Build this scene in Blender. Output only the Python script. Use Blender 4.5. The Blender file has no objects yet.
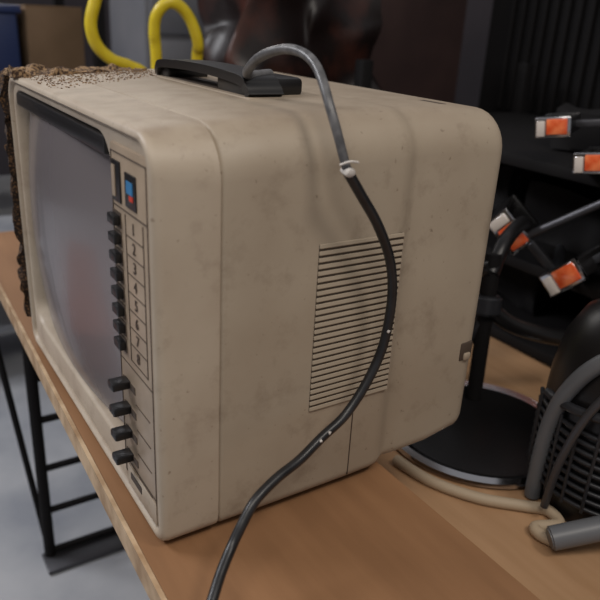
import bpy, bmesh, math, random
from mathutils import Vector, Matrix, noise
random.seed(4)
S=bpy.context.scene
try:
    S.view_settings.view_transform='Standard'
except Exception: pass

# ---------------------------------------------------------------- materials
def srgb(c):
    return tuple(((v/255)/12.92 if v/255<=.04045 else ((v/255+.055)/1.055)**2.4) for v in c)+(1,)
def mat(name,c,rough=.5,metal=0,c2=None,scale=20,bump=0,bscale=200,stretch=None,lo=.35,hi=.65,spec=.5,coat=0,detail=6,grime=None):
    m=bpy.data.materials.new(name); m.use_nodes=True
    nt=m.node_tree; N=nt.nodes; b=N['Principled BSDF']
    b.inputs['Base Color'].default_value=srgb(c)
    b.inputs['Roughness'].default_value=rough; b.inputs['Metallic'].default_value=metal
    b.inputs['Specular IOR Level'].default_value=spec; b.inputs['Coat Weight'].default_value=coat
    tc=N.new('ShaderNodeTexCoord'); mp=N.new('ShaderNodeMapping')
    nt.links.new(tc.outputs['Object'],mp.inputs['Vector'])
    if stretch: mp.inputs['Scale'].default_value=stretch
    if c2 is not None:
        n=N.new('ShaderNodeTexNoise'); n.inputs['Scale'].default_value=scale; n.inputs['Detail'].default_value=detail
        nt.links.new(mp.outputs[0],n.inputs['Vector'])
        r=N.new('ShaderNodeValToRGB'); r.color_ramp.elements[0].position=lo; r.color_ramp.elements[1].position=hi
        r.color_ramp.elements[0].color=srgb(c); r.color_ramp.elements[1].color=srgb(c2)
        nt.links.new(n.outputs['Fac'],r.inputs[0]); nt.links.new(r.outputs[0],b.inputs['Base Color'])
        if grime:
            g=N.new('ShaderNodeTexNoise'); g.inputs['Scale'].default_value=22; g.inputs['Detail'].default_value=10; g.inputs['Roughness'].default_value=.7
            nt.links.new(mp.outputs[0],g.inputs['Vector'])
            gr=N.new('ShaderNodeValToRGB'); gr.color_ramp.elements[0].position=.52; gr.color_ramp.elements[1].position=.80
            nt.links.new(g.outputs['Fac'],gr.inputs[0])
            s=N.new('ShaderNodeTexNoise'); s.inputs['Scale'].default_value=170; s.inputs['Detail'].default_value=4
            nt.links.new(mp.outputs[0],s.inputs['Vector'])
            sr=N.new('ShaderNodeValToRGB'); sr.color_ramp.elements[0].position=.67; sr.color_ramp.elements[1].position=.74
            nt.links.new(s.outputs['Fac'],sr.inputs[0])
            mx=N.new('ShaderNodeMath'); mx.operation='MAXIMUM'
            nt.links.new(gr.outputs[0],mx.inputs[0]); nt.links.new(sr.outputs[0],mx.inputs[1])
            mu=N.new('ShaderNodeMath'); mu.operation='MULTIPLY'; mu.inputs[1].default_value=.65; nt.links.new(mx.outputs[0],mu.inputs[0])
            mix=N.new('ShaderNodeMixRGB'); nt.links.new(mu.outputs[0],mix.inputs[0])
            nt.links.new(r.outputs[0],mix.inputs[1]); mix.inputs[2].default_value=srgb(grime)
            ge=N.new('ShaderNodeNewGeometry'); sx=N.new('ShaderNodeSeparateXYZ'); nt.links.new(ge.outputs['Normal'],sx.inputs[0])
            dr=N.new('ShaderNodeMapRange'); dr.inputs[1].default_value=.7; dr.inputs[2].default_value=1.0; dr.inputs[4].default_value=.9
            nt.links.new(sx.outputs['Z'],dr.inputs[0])
            dn=N.new('ShaderNodeTexNoise'); dn.inputs['Scale'].default_value=45; dn.inputs['Detail'].default_value=8
            nt.links.new(mp.outputs[0],dn.inputs['Vector'])
            dm=N.new('ShaderNodeMath'); dm.operation='MULTIPLY'; nt.links.new(dr.outputs[0],dm.inputs[0]); nt.links.new(dn.outputs['Fac'],dm.inputs[1])
            mix2=N.new('ShaderNodeMixRGB'); nt.links.new(dm.outputs[0],mix2.inputs[0]); nt.links.new(mix.outputs[0],mix2.inputs[1])
            mix2.inputs[2].default_value=srgb((132,116,98))
            nt.links.new(mix2.outputs[0],b.inputs['Base Color'])
    if bump:
        n2=N.new('ShaderNodeTexNoise'); n2.inputs['Scale'].default_value=bscale; n2.inputs['Detail'].default_value=3
        nt.links.new(mp.outputs[0],n2.inputs['Vector'])
        bp=N.new('ShaderNodeBump'); bp.inputs['Strength'].default_value=bump; bp.inputs['Distance'].default_value=.002
        nt.links.new(n2.outputs['Fac'],bp.inputs['Height']); nt.links.new(bp.outputs[0],b.inputs['Normal'])
    return m
M_shell=mat('tv_plastic',(169,156,138),.5,c2=(156,142,124),scale=7,bump=.08,bscale=900,grime=(108,92,76))
M_bezel=mat('tv_bezel_plastic',(182,169,151),.46,c2=(169,154,136),scale=9,bump=.05,bscale=900,grime=(118,100,82))
M_panel=mat('tv_panel_plastic',(168,150,130),.35,c2=(154,137,118),scale=30)
M_groove=mat('groove_dark',(70,58,48),.7)
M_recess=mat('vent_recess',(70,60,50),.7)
M_slat=mat('vent_slat',(157,144,126),.5)
M_black=mat('black_plastic',(22,21,22),.35)
M_blackm=mat('black_matte',(15,13,14),.75,spec=.25)
M_screen=mat('crt_glass',(112,106,107),.25,spec=.75,coat=.15)
M_digit=mat('digit_print',(60,48,40),.6)
M_blue=mat('logo_blue',(50,120,170),.4)
M_red=mat('logo_red',(200,60,40),.4)
M_chrome=mat('chrome',(205,205,208),.15,1)
M_steel=mat('steel_grey',(150,152,156),.35,.8)
M_dsteel=mat('dark_steel',(84,84,88),.4,.7)
M_grey=mat('grey_plastic',(100,102,106),.4)
M_dgrey=mat('dark_grey_plastic',(38,39,43),.4)
M_orange=mat('orange_reflector',(215,80,38),.2,c2=(240,130,80),scale=60,coat=.6)
M_clear=mat('white_reflector',(205,195,186),.2,coat=.6)
M_wood=mat('table_wood',(144,106,74),.6,c2=(131,95,65),scale=4,stretch=(9,1.2,9),bump=.05,bscale=30,spec=.35)
M_ply=mat('plywood',(176,140,106),.65,c2=(162,126,92),scale=4,stretch=(8,1,8),spec=.35)
M_edge=mat('table_edge',(198,172,140),.6,c2=(154,124,92),scale=30)
M_floor=mat('concrete_floor',(176,178,182),.45,c2=(142,146,154),scale=4,bump=.1,bscale=30)
M_wall=mat('wall_paint',(52,46,50),.9,c2=(40,36,40),scale=2)
M_wallL=mat('wall_light',(190,184,180),.8,c2=(160,154,152),scale=2)
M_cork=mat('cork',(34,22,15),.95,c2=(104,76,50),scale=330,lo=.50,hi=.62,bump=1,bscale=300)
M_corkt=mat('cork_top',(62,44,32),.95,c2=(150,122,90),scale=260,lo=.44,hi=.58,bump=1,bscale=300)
M_grit=mat('grit',(84,62,44),.95,c2=(140,112,82),scale=120,lo=.4,hi=.6)
M_yellow=mat('yellow_paint',(216,194,44),.35,c2=(202,178,34),scale=30)
M_card=mat('cardboard',(112,90,68),.85,c2=(98,78,56),scale=8)
M_cab=mat('cabinet_grey',(112,112,116),.5,c2=(98,100,106),scale=3)
M_blueb=mat('blue_plastic',(38,52,92),.4)
M_redp=mat('reflection_prop_red',(140,66,40),.6,c2=(110,60,42),scale=5)
M_wrap=mat('brown_film',(24,15,14),.42,c2=(78,42,32),scale=7,lo=.48,hi=.72)
M_board=mat('brown_board',(76,58,55),.6,c2=(52,40,40),scale=3,spec=.3)
M_rubber=mat('cable_black',(24,24,26),.35,c2=(36,36,38),scale=60)
M_sheath=mat('cable_grey_sheath',(104,104,106),.35,c2=(72,72,74),scale=90)
M_beige=mat('beige_cord',(174,156,132),.6)
M_white=mat('white_tape',(200,195,190),.6)

# ---------------------------------------------------------------- helpers
def empty(name,loc=(0,0,0)):
    e=bpy.data.objects.new(name,None); S.collection.objects.link(e); e.location=loc
    e.empty_display_size=.05
    return e
def addobj(name,me,m,parent=None,smooth=True,ang=35):
    o=bpy.data.objects.new(name,me); S.collection.objects.link(o)
    if m is not None: me.materials.append(m)
    if smooth:
        for p in me.polygons: p.use_smooth=True
        me.set_sharp_from_angle(angle=math.radians(ang))
    if parent: 
        o.parent=parent; o.matrix_parent_inverse=Matrix.Translation(-Vector(parent.location))
    return o
def box(name,c,s,m,parent=None,bev=0,rot=(0,0,0),seg=2):
    bm=bmesh.new(); bmesh.ops.create_cube(bm,size=1)
    bmesh.ops.scale(bm,vec=s,verts=bm.verts)
    if bev: bmesh.ops.bevel(bm,geom=bm.edges[:],offset=bev,segments=seg,affect='EDGES',profile=.5)
    me=bpy.data.meshes.new(name); bm.to_mesh(me); bm.free()
    o=addobj(name,me,m,parent); o.location=c; o.rotation_euler=rot
    return o
def cyl(name,p0,p1,r,m,parent=None,r2=None,seg=32,bev=0):
    p0=Vector(p0);p1=Vector(p1);d=p1-p0
    bm=bmesh.new(); bmesh.ops.create_cone(bm,cap_ends=True,segments=seg,radius1=r,radius2=r if r2 is None else r2,depth=d.length)
    if bev:
        es=[e for e in bm.edges if any(len(f.verts)>4 for f in e.link_faces)]
        bmesh.ops.bevel(bm,geom=es,offset=bev,segments=3,affect='EDGES')
    me=bpy.data.meshes.new(name); bm.to_mesh(me); bm.free()
    o=addobj(name,me,m,parent); o.location=(p0+p1)/2
    o.rotation_euler=d.to_track_quat('Z','Y').to_euler()
    return o
def crom(pts,n=8):
    P=[Vector(p) for p in pts]; P=[2*P[0]-P[1]]+P+[2*P[-1]-P[-2]]
    out=[]
    for i in range(1,len(P)-2):
        for k in range(n):
            t=k/n; a,b,c,d=P[i-1:i+3]
            out.append(.5*((2*b)+(c-a)*t+(2*a-5*b+4*c-d)*t*t+(3*b-a-3*c+d)*t**3))
    out.append(P[-2]); return out
def tube(name,pts,r,m,parent=None,smoothpts=True,n=8,seg=12,closed=False):
    P=crom(pts,n) if smoothpts else [Vector(p) for p in pts]
    bm=bmesh.new(); rings=[]
    prev=None
    for i,p in enumerate(P):
        if closed: t=(P[(i+1)%len(P)]-P[i-1]).normalized()
        else: t=(P[min(i+1,len(P)-1)]-P[max(i-1,0)]).normalized()
        if prev is None:
            a=t.orthogonal().normalized()
        else:
            a=(prev-t*prev.dot(t)).normalized()
        prev=a; b=t.cross(a)
        rr_=r(i/(len(P)-1)) if callable(r) else r
        rings.append([bm.verts.new(p+(a*math.cos(q)+b*math.sin(q))*rr_) for q in [2*math.pi*k/seg for k in range(seg)]])
    for i in range(len(rings)-1+(1 if closed else 0)):
        A=rings[i];B=rings[(i+1)%len(rings)]
        for k in range(seg): bm.faces.new((A[k],A[(k+1)%seg],B[(k+1)%seg],B[k]))
    if not closed:
        bm.faces.new(rings[0][::-1]); bm.faces.new(rings[-1])
    bmesh.ops.recalc_face_normals(bm,faces=bm.faces[:])
    me=bpy.data.meshes.new(name); bm.to_mesh(me); bm.free()
    return addobj(name,me,m,parent,ang=60)
def lathe(name,prof,c,m,parent=None,seg=64,rot=(0,0,0)):
    bm=bmesh.new(); rings=[]
    for r,z in prof:
        rings.append([bm.verts.new((max(r,1e-4)*math.cos(2*math.pi*k/seg),max(r,1e-4)*math.sin(2*math.pi*k/seg),z)) for k in range(seg)])
    for A,B in zip(rings,rings[1:]):
        for k in range(seg): bm.faces.new((A[k],A[(k+1)%seg],B[(k+1)%seg],B[k]))
    bmesh.ops.recalc_face_normals(bm,faces=bm.faces[:])
    me=bpy.data.meshes.new(name); bm.to_mesh(me); bm.free()
    o=addobj(name,me,m,parent,ang=40); o.location=c; o.rotation_euler=rot
    return o
def rr(y0,y1,z0,z1,rt,rb,n=8,m=6):
    cs=[((y1-rb,z0+rb),rb,-90),((y1-rt,z1-rt),rt,0),((y0+rt,z1-rt),rt,90),((y0+rb,z0+rb),rb,180)]
    arcs=[]
    for (cy,cz),r,a0 in cs:
        arcs.append([(cy+r*math.cos(math.radians(a0+90*k/n)),cz+r*math.sin(math.radians(a0+90*k/n))) for k in range(n+1)])
    out=[]
    for i in range(4):
        A=arcs[i]; B=arcs[(i+1)%4]; out+=A
        for k in range(1,m):
            t=k/m; out.append((A[-1][0]*(1-t)+B[0][0]*t,A[-1][1]*(1-t)+B[0][1]*t))
    return out
def loft(bm,loops):
    R=[[bm.verts.new(p) for p in L] for L in loops]
    for A,B in zip(R,R[1:]):
        n=len(A)
        for k in range(n): bm.faces.new((A[k],A[(k+1)%n],B[(k+1)%n],B[k]))
    return R

# ---------------------------------------------------------------- television
W,H=.488,.360
ZB=-.006
tv=empty('portable_television',(.17,.24,0))
def sec(x,ins,rt,rb,zb=0,zt=0):
    return [(x,y,z) for y,z in rr(ins,W-ins,ZB+ins+zb,H-ins-zt,rt,rb)]
bm=bmesh.new()
loops=[]
loops.append(sec(.030,.012,.022,.014))
loops.append(sec(.005,.0100,.022,.014))
loops.append(sec(.0015,.0085,.024,.015))
loops.append(sec(.000,.0065,.025,.015))
loops.append(sec(.0008,.0035,.028,.015))
loops.append(sec(.003,.001,.031,.015))
loops.append(sec(.008,.0,.034,.015))
loops.append(sec(.0550,.0,.042,.015,zt=-.003))
loops.append(sec(.0560,.0025,.041,.015,zt=-.003))
loops.append(sec(.0580,.0025,.041,.015,zt=-.003))
R=loft(bm,loops)
bmesh.ops.recalc_face_normals(bm,faces=bm.faces[:])
me=bpy.data.meshes.new('front_bezel'); bm.to_mesh(me); bm.free()
addobj('front_bezel',me,M_bezel,tv,ang=50)
bm=bmesh.new(); loops=[]
loops.append(sec(.0570,.0025,.041,.015,zt=-.003))
loops.append(sec(.0582,.0008,.042,.015,zt=-.003))
loops.append(sec(.0600,.0002,.042,.015,zt=-.0032))
loops.append(sec(.10,.0002,.042,.015,zt=-.006))
loops.append(sec(.15,.0003,.042,.015,zt=-.0085))
loops.append(sec(.20,.0005,.042,.015,zt=-.0100))
loops.append(sec(.236,.001,.042,.015,zt=-.0110))
loops.append(sec(.244,.002,.042,.016,zb=-.001,zt=-.0120))
loops.append(sec(.250,.005,.041,.016,zb=-.003,zt=-.0140))
loops.append(sec(.255,.0075,.040,.017,zb=-.005,zt=-.0160))
loops.append(sec(.260,.0085,.040,.017,zb=-.006,zt=-.0170))
loops.append(sec(.275,.0075,.040,.017,zb=-.005,zt=-.0165))
loops.append(sec(.320,.0055,.040,.019,zb=-.001,zt=-.0145))
loops.append(sec(.359,.0060,.040,.022,zb=.003,zt=-.013))
for k in range(1,9):
    a=math.pi/2*k/8
    loops.append(sec(.359+.022*math.sin(a),.006+.022*(1-math.cos(a)),.040-.008*(k/8),.022-.004*k/8,zb=.003,zt=-.013))
R=loft(bm,loops); bm.faces.new(R[-1])
bmesh.ops.recalc_face_normals(bm,faces=bm.faces[:])
me=bpy.data.meshes.new('rear_shell'); bm.to_mesh(me); bm.free()
addobj('rear_shell',me,M_shell,tv,ang=50)
HY0,HY1,HZ0,HZ1=.105,.472,.034,.342
def hole(x,ins,r):
    return [(x,y,z) for y,z in rr(HY0+ins,HY1-ins,HZ0+ins,HZ1-ins,r,r)]
bm=bmesh.new()
loft(bm,[sec(.005,.0100,.022,.014),hole(.005,-.003,.036),hole(.006,-.001,.034),hole(.010,.001,.032),hole(.034,.006,.030)])
bmesh.ops.recalc_face_normals(bm,faces=bm.faces[:])
me=bpy.data.meshes.new('front_plate'); bm.to_mesh(me); bm.free()
addobj('front_plate',me,M_bezel,tv,ang=40)
bm=bmesh.new(); n=28; g=[]
cy,cz=(HY0+HY1)/2,(HZ0+HZ1)/2-.006; a,b=(HY1-HY0)/2-.002,(HZ1-HZ0)/2-.008
for i in range(n+1):
    row=[]
    for j in range(n+1):
        u=2*i/n-1; v=2*j/n-1
        uu=u*math.sqrt(1-.10*v*v); vv=v*math.sqrt(1-.10*u*u)
        x=-.003+.026*(.55*uu*uu+.45*vv*vv)
        row.append(bm.verts.new((x,cy+a*uu,cz+b*vv)))
    g.append(row)
for i in range(n):
    for j in range(n): bm.faces.new((g[i][j],g[i+1][j],g[i+1][j+1],g[i][j+1]))
bmesh.ops.recalc_face_normals(bm,faces=bm.faces[:])
me=bpy.data.meshes.new('crt_screen'); bm.to_mesh(me); bm.free()
addobj('crt_screen',me,M_screen,tv)
box('screen_mask',(.036,(HY0+HY1)/2,(HZ0+HZ1)/2),(.004,.36,.30),M_blackm,tv)
box('top_dark_strip',(.018,(HY0+HY1)/2,HZ1-.010),(.028,.338,.017),M_black,tv,bev=.003)  # dark strip across the top of the screen opening
# control panel
fx=.0045
box('control_panel',(fx,.0555,.176),(.004,.087,.328),M_panel,tv,bev=.0015)
px=fx-.002
def line(y0,y1,z0,z1,name='groove',m=M_groove,d=.0006):
    return box(name,(px,(y0+y1)/2,(z0+z1)/2),(d*2,abs(y1-y0),abs(z1-z0)),m,tv)
t=.0009
for (y0,y1,z0,z1) in [(.016,.096,.020,.334)]:
    line(y0,y1,z0,z0+t);line(y0,y1,z1-t,z1);line(y0,y0+t,z0,z1);line(y1-t,y1,z0,z1)
box('display_window',(px-.0005,.083,.310),(.002,.019,.034),M_black,tv,bev=.0006)
box('window_inset',(px-.0012,.087,.310),(.002,.007,.026),M_panel,tv)
box('badge_back',(px-.0005,.050,.308),(.0016,.024,.028),M_black,tv,bev=.0006)
box('badge_blue',(px-.0012,.050,.311),(.0014,.014,.010),M_blue,tv)
box('badge_red',(px-.0012,.047,.303),(.0014,.008,.004),M_red,tv)
line(.016,.096,.2885,.2895)
zb=[.2775-.0165*i for i in range(8)]
for i,z in enumerate(zb):
    box('channel_button_%d'%(i+1),(px-.003,.087,z),(.007,.017,.0085),M_black,tv,bev=.0012)
    box('button_slot_%d'%(i+1),(px,.087,z),(.0014,.020,.0135),M_groove,tv)
    line(.026,.066,z-.0086,z-.0080)
    cu=bpy.data.curves.new('digit_%d'%(i+1),'FONT'); cu.body=str(i+1); cu.size=.014; cu.align_x='CENTER'; cu.align_y='CENTER'; cu.extrude=.0002
    tmp=bpy.data.objects.new('tmp',cu); S.collection.objects.link(tmp)
    me=bpy.data.meshes.new_from_object(tmp); bpy.data.objects.remove(tmp)
    o=addobj('digit_%d'%(i+1),me,M_digit,tv,smooth=False)
    o.matrix_basis=Matrix(((0,0,-1,px-.0006),(-1,0,0,.048),(0,1,0,z),(0,0,0,1)))
line(.026,.0268,.153,.286);line(.066,.0668,.153,.286)
line(.016,.096,.1455,.1462)
for i in range(4):
    z=.124-.0262*i
    box('slider_slot_%d'%(i+1),(px,.076,z),(.0014,.030,.007),M_groove,tv)
    box('slider_knob_%d'%(i+1),(px-.008,.080,z+.001),(.018,.015,.0080),M_black,tv,bev=.002)
    line(.026,.060,z-.013,z-.0124)
line(.016,.096,.0345,.0352)
box('lower_flap',(px-.0003,.053,.0195),(.0014,.074,.024),M_bezel,tv,bev=.0005)
box('lower_flap_slot',(px-.001,.066,.0225),(.0012,.028,.007),M_black,tv)
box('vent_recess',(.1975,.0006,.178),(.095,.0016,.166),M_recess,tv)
ns=27
for i in range(ns):
    z=.097+(.162/(ns-1))*i
    box('vent_slat_%02d'%(i+1),(.1975,.0002,z),(.095,.0030,.0040),M_slat,tv,bev=.0006,rot=(math.radians(-15),0,0),seg=1)
box('side_seam',(.204,.0012,.042),(.0012,.002,.076),M_groove,tv)
box('rear_notch',(.360,.0085,.110),(.018,.008,.022),M_groove,tv,bev=.002)
box('rear_latch',(.361,.0065,.104),(.010,.008,.009),M_shell,tv,bev=.002)
box('top_slot',(.330,.075,.3677),(.010,.034,.002),M_groove,tv,bev=.0008)
for i,(x,y) in enumerate([(.03,.05),(.03,.44),(.22,.05),(.22,.44)]):
    cyl('foot_%d'%(i+1),(x,y,-.010),(x,y,.004),.012,M_black,tv,seg=20)
DZ=.008
box('handle_tray',(.168,.243,.3597+DZ),(.050,.250,.003),M_shell,tv,bev=.001)
box('handle_tray_well',(.168,.243,.3606+DZ),(.036,.210,.002),M_groove,tv,bev=.0008)
P=[(.165,.128,.362+DZ),(.163,.133,.370+DZ),(.163,.150,.376+DZ),(.163,.24,.379+DZ),(.163,.335,.376+DZ),(.163,.352,.370+DZ),(.165,.357,.362+DZ)]
def strap(name,P,w,th,m,parent):
    Q=crom(P,6); bm=bmesh.new(); rings=[]
    for i,p in enumerate(Q):
        tt=(Q[min(i+1,len(Q)-1)]-Q[max(i-1,0)]).normalized(); sx=Vector((1,0,0)); nn=tt.cross(sx).normalized()
        c=[(-w/2,-th/2),(w/2,-th/2),(w/2,th/2),(-w/2,th/2)]
        rings.append([bm.verts.new(p+sx*q+nn*r) for q,r in c])
    for A,B in zip(rings,rings[1:]):
        for k in range(4): bm.faces.new((A[k],A[(k+1)%4],B[(k+1)%4],B[k]))
    bm.faces.new(rings[0]);bm.faces.new(rings[-1])
    bmesh.ops.recalc_face_normals(bm,faces=bm.faces[:])
    me=bpy.data.meshes.new(name); bm.to_mesh(me); bm.free()
    o=addobj(name,me,m,parent); md=o.modifiers.new('b','BEVEL'); md.width=.003; md.segments=2
    return o
strap('carry_handle',P,.038,.009,M_black,tv)
box('handle_pivot_near',(.182,.170,.369+DZ),(.066,.064,.018),M_black,tv,bev=.005)
box('handle_pivot_far',(.175,.345,.366+DZ),(.052,.034,.012),M_black,tv,bev=.003)

# power cable
cab=empty('power_cable',(.15,0,.1))
c1=[(.185,.155,.388),(.149,.135,.389),(.143,.10,.407),(.148,.06,.416),(.148,.02,.407),(.143,-.015,.373),(.152,-.028,.331)]
c2=[(.152,-.028,.331),(.168,-.028,.310),(.189,-.028,.282),(.206,-.028,.250),(.213,-.028,.220),(.213,-.028,.190),(.208,-.028,.160),(.192,-.030,.130),(.168,-.033,.104),(.140,-.038,.092),(.112,-.045,.081),(.085,-.052,.076),(.060,-.060,.068),(.045,-.066,.055),(.032,-.072,.041),(.016,-.085,.032),(.001,-.10,.024),(-.025,-.125,.008),(-.045,-.15,-.03),(-.055,-.165,-.12),(-.06,-.17,-.35),(-.08,-.15,-.60),(-.2,-.1,-.612)]
tube('grey_sheathed_lead',c1,lambda t:.0048-.0010*t,M_sheath,cab)
tube('black_lead',c2,.0045,M_rubber,cab)
box('tape_knot',(.153,-.028,.330),(.010,.011,.008),M_white,cab,bev=.003,rot=(.3,.4,.2))
tube('loose_strand',[(.143,-.030,.336),(.150,-.034,.339),(.158,-.034,.338)],.0010,M_white,cab)
Q=crom(c2,8)
for i in (43,70,73):
    p=Q[i]; box('paint_fleck_%d'%i,p+Vector((-.001,-.0036,.001)),(.003,.0026,.003),M_white,cab,bev=.0008,rot=(random.random(),random.random(),random.random()))

def lumpy(name,c,s,m,parent,amp=.004,fr=60,cuts=40):
    bm=bmesh.new(); bmesh.ops.create_cube(bm,size=1); bmesh.ops.scale(bm,vec=s,verts=bm.verts)
    mx=max(s)
    for ax in range(3):
        k=max(1,int(cuts*s[ax]/mx))
        es=[e for e in bm.edges if abs(abs((e.verts[0].co-e.verts[1].co)[ax])-s[ax])<1e-5]
        if k>1: bmesh.ops.subdivide_edges(bm,edges=es,cuts=k-1,use_grid_fill=True)
    C=Vector(c)
    for v in bm.verts:
        q=(v.co+C)*fr
        v.co+=amp*Vector((noise.noise(q),noise.noise(q+Vector((9,3,1))),noise.noise(q+Vector((1,7,5)))))
    bmesh.ops.recalc_face_normals(bm,faces=bm.faces[:])
    me=bpy.data.meshes.new(name); bm.to_mesh(me); bm.free()
    o=addobj(name,me,m,parent,ang=80); o.location=c; return o
ck=empty('cork_sheet',(.05,.49,.36))
lumpy('top_flap',(.078,.458,.3620),(.160,.066,.006),M_corkt,ck,amp=.008,fr=70,cuts=60)
lumpy('side_flap',(.030,.4965,.195),(.070,.010,.330),M_cork,ck,amp=.008,fr=70,cuts=60)
bm=bmesh.new()
for i in range(1000):
    u=random.random()**2.0
    x=random.uniform(.006,.16); y=.440-u*.16*(1-x*3)
    s=random.uniform(.0004,.0013)
    z=H+.06*x
    bmesh.ops.create_icosphere(bm,subdivisions=1,radius=s,matrix=Matrix.Translation((x,y,z))@Matrix.Rotation(random.random()*3,4,'Z')@Matrix.Diagonal((1.3,.8,.6,1)))
me=bpy.data.meshes.new('grit'); bm.to_mesh(me); bm.free()
addobj('crumbs',me,M_grit,ck,smooth=False)

# ---------------------------------------------------------------- table
tb=empty('wooden_table',(.12,.2,-.03))
def prism(name,poly,z0,z1,m,parent,bev=0):
    bm=bmesh.new()
    A=[bm.verts.new((x,y,z0)) for x,y in poly];B=[bm.verts.new((x,y,z1)) for x,y in poly]
    n=len(poly)
    bm.faces.new(A);bm.faces.new(B)
    for k in range(n): bm.faces.new((A[k],A[(k+1)%n],B[(k+1)%n],B[k]))
    bmesh.ops.recalc_face_normals(bm,faces=bm.faces[:])
    if bev: bmesh.ops.bevel(bm,geom=bm.edges[:],offset=bev,segments=2,affect='EDGES')
    me=bpy.data.meshes.new(name); bm.to_mesh(me); bm.free()
    return addobj(name,me,m,parent)
prism('table_top',[(-.034,-.75),(.26,-.75),(.26,1.05),(.010,1.05)],-.034,-.010,M_wood,tb,bev=.001)
prism('front_edge_band',[(-.038,-.75),(-.0335,-.75),(.0105,1.05),(.006,1.05)],-.036,-.0095,M_edge,tb)
def leg(x,y,n): cyl(n,(x,y,-.62),(x,y,-.034),.011,M_blackm,tb,seg=16)
for nm,y in (('far',.73),('near',-.65)):
    leg(.035,y,'leg_front_'+nm); leg(.235,y,'leg_rear_'+nm)
    for i,z in enumerate((-.20,-.29,-.40,-.50,-.60)):
        cyl('rung_%s_%d'%(nm,i+1),(.03,y,z),(.24,y,z),.007,M_blackm,tb,seg=12)
    cyl('brace_'+nm,(-.025,y+.02,-.036),(.035,y+.015,-.60),.006,M_blackm,tb,seg=12)
    box('foot_plate_'+nm,(.13,y-.02,-.614),(.22,.06,.010),M_dsteel,tb,bev=.002)

bench=empty('plywood_bench',(.6,.1,-.13))
prism('bench_top',[(.275,-.9),(1.45,-.9),(1.45,.70),(.275,.70)],-.14,-.12,M_ply,bench,bev=.001)
for i,(x,y) in enumerate([(.31,-.86),(1.41,-.86),(.31,.66),(1.41,.66)]):
    box('bench_leg_%d'%(i+1),(x,y,-.38),(.04,.04,.48),M_ply,bench,bev=.003)

# ---------------------------------------------------------------- right side objects
st=empty('round_base_stand',(.55,.13,-.12))
BC=(.548,.125,-.12)
lathe('base_disc',[(0,.014),(.06,.013),(.126,.008)],BC,M_black,st)
lathe('chrome_rim',[(.123,.000),(.137,.000),(.143,.004),(.142,.010),(.134,.014),(.123,.010)],BC,M_chrome,st)
cyl('pole',(.60,.185,-.11),(.61,.20,.13),.012,M_blackm,st)
cyl('hub',(.604,.192,.035),(.607,.196,.065),.022,M_dgrey,st,bev=.004)
tube('arm_a',[(.605,.195,.11),(.60,.24,.09),(.59,.29,.03),(.58,.31,-.03)],.013,M_black,st)
tube('arm_b',[(.605,.195,.10),(.64,.21,.14),(.72,.25,.15),(.76,.27,.14)],.012,M_black,st)
tube('arm_c',[(.605,.195,.05),(.64,.17,.02),(.70,.14,.0),(.76,.12,-.01)],.013,M_black,st)
tube('arm_d',[(.605,.195,.02),(.59,.23,-.04),(.575,.27,-.09)],.012,M_dgrey,st)
tube('support_bar',[(.755,.268,.118),(.775,.22,.155),(.80,.17,.195),(.81,.14,.215)],.007,M_dsteel,st)

def pedal(c,yaw,tilt,name='bicycle_pedal',sc=1.0):
    e=empty(name,c)
    T=Matrix.Translation(c)@Matrix.Rotation(yaw,4,'Z')@Matrix.Rotation(tilt,4,'X')@Matrix.Scale(sc,4)
    def b(n,cc,s,m,bev=.002):
        o=box(n,(0,0,0),s,m,None,bev); o.parent=e
        o.matrix_parent_inverse=Matrix.Translation(-Vector(c)); o.matrix_basis=T@Matrix.Translation(cc); return o
    b('reflector_frame',(0,0,0),(.010,.058,.034),M_chrome)
    b('amber_reflector',(-.004,-.007,.001),(.008,.034,.026),M_orange)
    b('white_reflector',(-.0045,.019,-.002),(.008,.014,.026),M_clear)
    b('side_rail_a',(.05,.026,0),(.10,.008,.026),M_black)
    b('side_rail_b',(.05,-.026,0),(.10,.008,.026),M_black)
    b('rear_bar',(.098,0,0),(.010,.058,.030),M_black)
    b('body',(.05,0,0),(.09,.030,.024),M_black,.006)
    b('axle',(.05,-.055,0),(.012,.06,.012),M_dsteel)
    b('crank_arm',(.11,-.09,-.004),(.16,.018,.028),M_dgrey,.005)
    return e
pedal((.74,.285,.125),.6,.75,sc=1.25)
pedal((.74,.165,.083),.3,-.75,sc=1.15)
pedal((.78,.268,.300),.5,-.15,sc=.95)
pedal((.78,.185,.258),.4,-.15,sc=.95)
rk=empty('storage_rack',(1.1,.2,0))
box('shelf_upper',(1.10,.20,.225),(.56,1.3,.02),M_blackm,rk,bev=.002)
box('shelf_lower',(1.10,.20,.045),(.56,1.3,.02),M_blackm,rk,bev=.002)
box('shelf_bottom',(1.10,.20,-.105),(.56,1.3,.02),M_blackm,rk,bev=.002)
for i,(x,y) in enumerate([(.83,-.44),(1.37,-.44),(.83,.84),(1.37,.84)]):
    box('rack_post_%d'%(i+1),(x,y,.122),(.03,.03,.48),M_blackm,rk,bev=.002)
for i,(y,z,s) in enumerate([(.55,.12,.13),(.30,.11,.10),(.05,.13,.13),(.45,-.03,.12),(.15,-.04,.11),(.30,.275,.06)]):
    lumpy('wrapped_part_%d'%(i+1),(1.10,y,z),(.30,.20,s),M_blackm,rk,amp=.03,fr=12,cuts=30)

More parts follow.
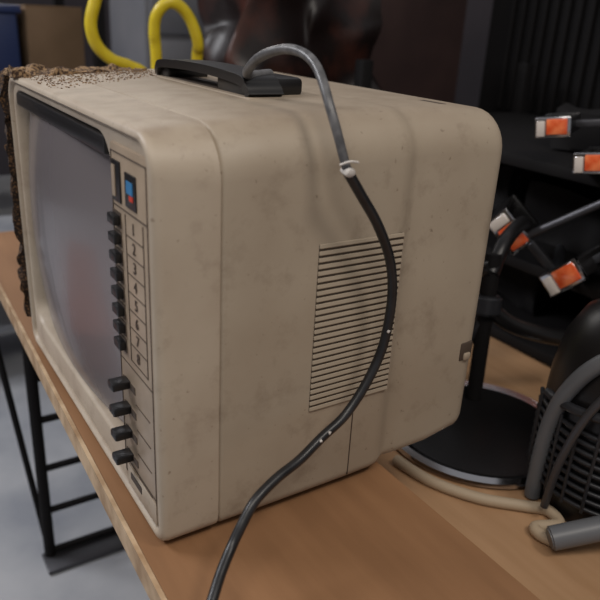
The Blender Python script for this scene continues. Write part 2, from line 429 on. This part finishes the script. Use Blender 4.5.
# vacuum cleaner
vc=empty('vacuum_cleaner',(.59,-.07,-.12))
VX,VY=.592,-.066
lathe('body_dome',[(.096,-.0),(.100,.03),(.101,.12),(.099,.17),(.092,.215),(.075,.25),(.045,.272),(.02,.28),(0,.281)],(VX,VY,-.12),M_black,vc)
for i in range(9):
    tube('grille_bar_%02d'%(i+1),[(VX+.104*math.cos(a),VY+.104*math.sin(a),-.085+.012*i) for a in [math.radians(125+12*k) for k in range(12)]],.0030,M_dgrey,vc,n=2)
for i in range(8):
    a=math.radians(140+14*i)
    cyl('grille_upright_%d'%(i+1),(VX+.106*math.cos(a),VY+.106*math.sin(a),-.09),(VX+.106*math.cos(a),VY+.106*math.sin(a),.02),.0022,M_dgrey,vc,seg=8)
def ring(r,z0,a): a=math.radians(a); return (VX+r*math.cos(a),VY+r*math.sin(a),z0)
tube('grey_trim_arch',[ring(.106,-.115,156),ring(.108,-.06,157),ring(.108,0,160),ring(.106,.05,168),ring(.098,.095,182),ring(.088,.125,205),ring(.082,.138,230)],.010,M_grey,vc)
tube('grey_trim_band',[ring(.108,.030+.002*k,150+9*k) for k in range(12)],.006,M_dgrey,vc,n=3)
tube('steel_handle',[ring(.120,-.10,176),ring(.122,-.03,180),ring(.118,.04,188),ring(.105,.09,200)],.005,M_dsteel,vc)
cyl('suction_pipe',(.43,-.10,-.10),(.53,-.16,-.065),.014,M_grey,vc,bev=.002)
# pale cord on the bench
ec=empty('extension_cord',(.45,0,-.12))
tube('cord',[(.385,.12,-.113),(.395,.06,-.113),(.425,.005,-.113),(.465,-.035,-.113),(.485,-.055,-.113),(.475,-.080,-.112),(.445,-.07,-.112),(.44,-.085,-.112),(.45,-.10,-.112),(.465,-.09,-.108)],.0075,M_beige,ec)
# ---------------------------------------------------------------- background
box('floor',(0,1,-.63),(7,8,.02),M_floor)
box('wall_back',(0,4.05,.4),(7,.1,2.1),M_wall)
box('wall_right',(2.35,1,.4),(.1,8,2.1),M_wall)
box('wall_left',(-3.2,1,.4),(.1,8,2.1),M_wallL)
rd=empty('ribbed_panel',(1.5,.3,.3))
box('backing',(1.53,.25,.10),(.03,1.75,1.4),M_blackm,rd)
for i in range(44):
    box('rib_%02d'%(i+1),(1.51,-.6+.038*i,.50),(.02,.014,.56),M_blackm,rd,bev=.002,seg=1)
bd=empty('brown_board',(1.1,1.2,.2))
box('board',(1.15,1.21,.10),(.66,.03,1.4),M_board,bd,bev=.003)
wb=empty('film_wrapped_bundle',(.78,1.03,.1))
lumpy('film',(.76,1.05,.03),(.36,.20,1.10),M_wrap,wb,amp=.045,fr=10,cuts=70)
cb=empty('metal_cabinet',(1.15,2.35,0))
box('carcass',(1.13,2.35,.2),(.64,.4,1.6),M_cab,cb,bev=.004)
for i in range(4):
    box('drawer_%d'%(i+1),(1.13,2.145,.80-.3*i),(.60,.02,.28),M_cab,cb,bev=.004)
    box('drawer_handle_%d'%(i+1),(1.13,2.125,.86-.3*i),(.16,.02,.02),M_chrome,cb,bev=.004)
bs=empty('storage_shelf',(.2,1.7,-.1))
for i,z in enumerate((-.45,-.10,.22)):
    box('board_%d'%(i+1),(.15,1.75,z),(.62,.42,.02),M_steel,bs)
for i,(x,y) in enumerate([(-.15,1.55),(.45,1.55),(-.15,1.95),(.45,1.95)]):
    box('post_%d'%(i+1),(x,y,.05),(.03,.03,1.34),M_blackm,bs)
cbx=empty('cardboard_box',(.35,1.7,.24))
box('carton',(.345,1.70,.335),(.15,.22,.20),M_card,cbx,bev=.003)
box('flap',(.345,1.60,.436),(.15,.02,.004),M_card,cbx)
crt=empty('blue_crate',(.14,1.7,.24))
box('crate_body',(.16,1.72,.33),(.18,.24,.19),M_blueb,crt,bev=.008)
box('crate_rim',(.16,1.72,.425),(.20,.26,.02),M_blueb,crt,bev=.004)
# yellow hand truck
ht=empty('hand_truck',(.32,.95,0))
tube('handle_loop_left',[(.262,.9,.50),(.244,.9,.45),(.234,.9,.41),(.243,.9,.375),(.270,.9,.350),(.305,.9,.338),(.335,.9,.32),(.345,.9,.26)],.0115,M_yellow,ht)
tube('frame_tube',[(.365,.93,-.58),(.372,.93,0),(.372,.93,.33),(.365,.92,.40),(.368,.91,.435),(.388,.90,.456),(.415,.90,.448),(.437,.90,.420),(.450,.90,.38),(.456,.92,.33),(.456,.93,0),(.456,.93,-.58)],.0115,M_yellow,ht)
for i,z in enumerate((-.4,-.1,.2)): cyl('crossbar_%d'%(i+1),(.372,.93,z),(.456,.93,z),.010,M_yellow,ht)
box('toe_plate',(.40,.86,-.612),(.28,.16,.012),M_yellow,ht)
for i,x in enumerate((.30,.505)): cyl('wheel_%d'%(i+1),(x-.02,.98,-.53),(x+.02,.98,-.53),.09,M_blackm,ht,bev=.008)

# unseen trolley-shaped prop, added out of view for a red reflection in the glass
rs=empty('red_reflection_prop',(-.7,1.6,-.4))
box('prop_body',(-.62,1.6,-.47),(.34,1.1,.16),M_redp,rs,bev=.01,rot=(0,0,.5))
box('prop_top',(-.62,1.6,-.38),(.38,1.14,.02),M_redp,rs,bev=.005,rot=(0,0,.5))
for i,(x,y) in enumerate([(-.52,1.2),(-.36,1.28),(-.88,1.92),(-.74,2.0)]): cyl('prop_castor_%d'%(i+1),(x-.012,y,-.585),(x+.012,y,-.585),.035,M_black,rs)

# ---------------------------------------------------------------- lights
w=bpy.data.worlds.new('World'); S.world=w; w.use_nodes=True
w.node_tree.nodes['Background'].inputs[0].default_value=(.94,.93,.97,1)
w.node_tree.nodes['Background'].inputs[1].default_value=.26
def area(n,loc,target,sx,sy,e,c):
    l=bpy.data.lights.new(n,'AREA'); l.shape='RECTANGLE'; l.size=sx; l.size_y=sy; l.energy=e; l.color=c
    o=bpy.data.objects.new(n,l); S.collection.objects.link(o); o.location=loc
    o.rotation_euler=(Vector(target)-Vector(loc)).to_track_quat('-Z','Y').to_euler()
area('ceiling_light_front',(-.7,-.9,1.9),(.1,.2,.1),1.4,.6,18,(1,.93,.84))
area('ceiling_light_side',(.5,-1.0,1.8),(.2,.0,.1),.4,.3,9,(1,.92,.83))
area('ceiling_light_left',(-1.6,1.8,1.9),(-.8,1.6,-.6),1.4,.5,55,(.96,.96,1))
area('ceiling_light_far',(.6,3.2,1.8),(.6,2.6,0),1.2,.4,10,(1,.95,.9))

# ---------------------------------------------------------------- camera
Xc=Vector((1134,-218,690)).normalized(); Yc=Vector((-479,-308,690)).normalized()
Yc=(Yc-Xc*Yc.dot(Xc)).normalized()
Zc=Xc.cross(Yc)
if Zc.y>0: Zc=-Zc
tt=Vector((-.123,.2183,.615))
loc=-Vector((Xc.dot(tt),Yc.dot(tt),Zc.dot(tt)))
right=Vector((Xc.x,Yc.x,Zc.x)); down=Vector((Xc.y,Yc.y,Zc.y)); fwd=Vector((Xc.z,Yc.z,Zc.z))
up=-down; back=-fwd
cam=bpy.data.cameras.new('Camera'); co=bpy.data.objects.new('Camera',cam); S.collection.objects.link(co)
co.matrix_world=Matrix(((right.x,up.x,back.x,loc.x),(right.y,up.y,back.y,loc.y),(right.z,up.z,back.z,loc.z),(0,0,0,1)))
cam.sensor_width=36; cam.lens=690/600*36; cam.clip_start=.01
cam.dof.use_dof=True; cam.dof.focus_distance=.7; cam.dof.aperture_fstop=6
S.camera=co
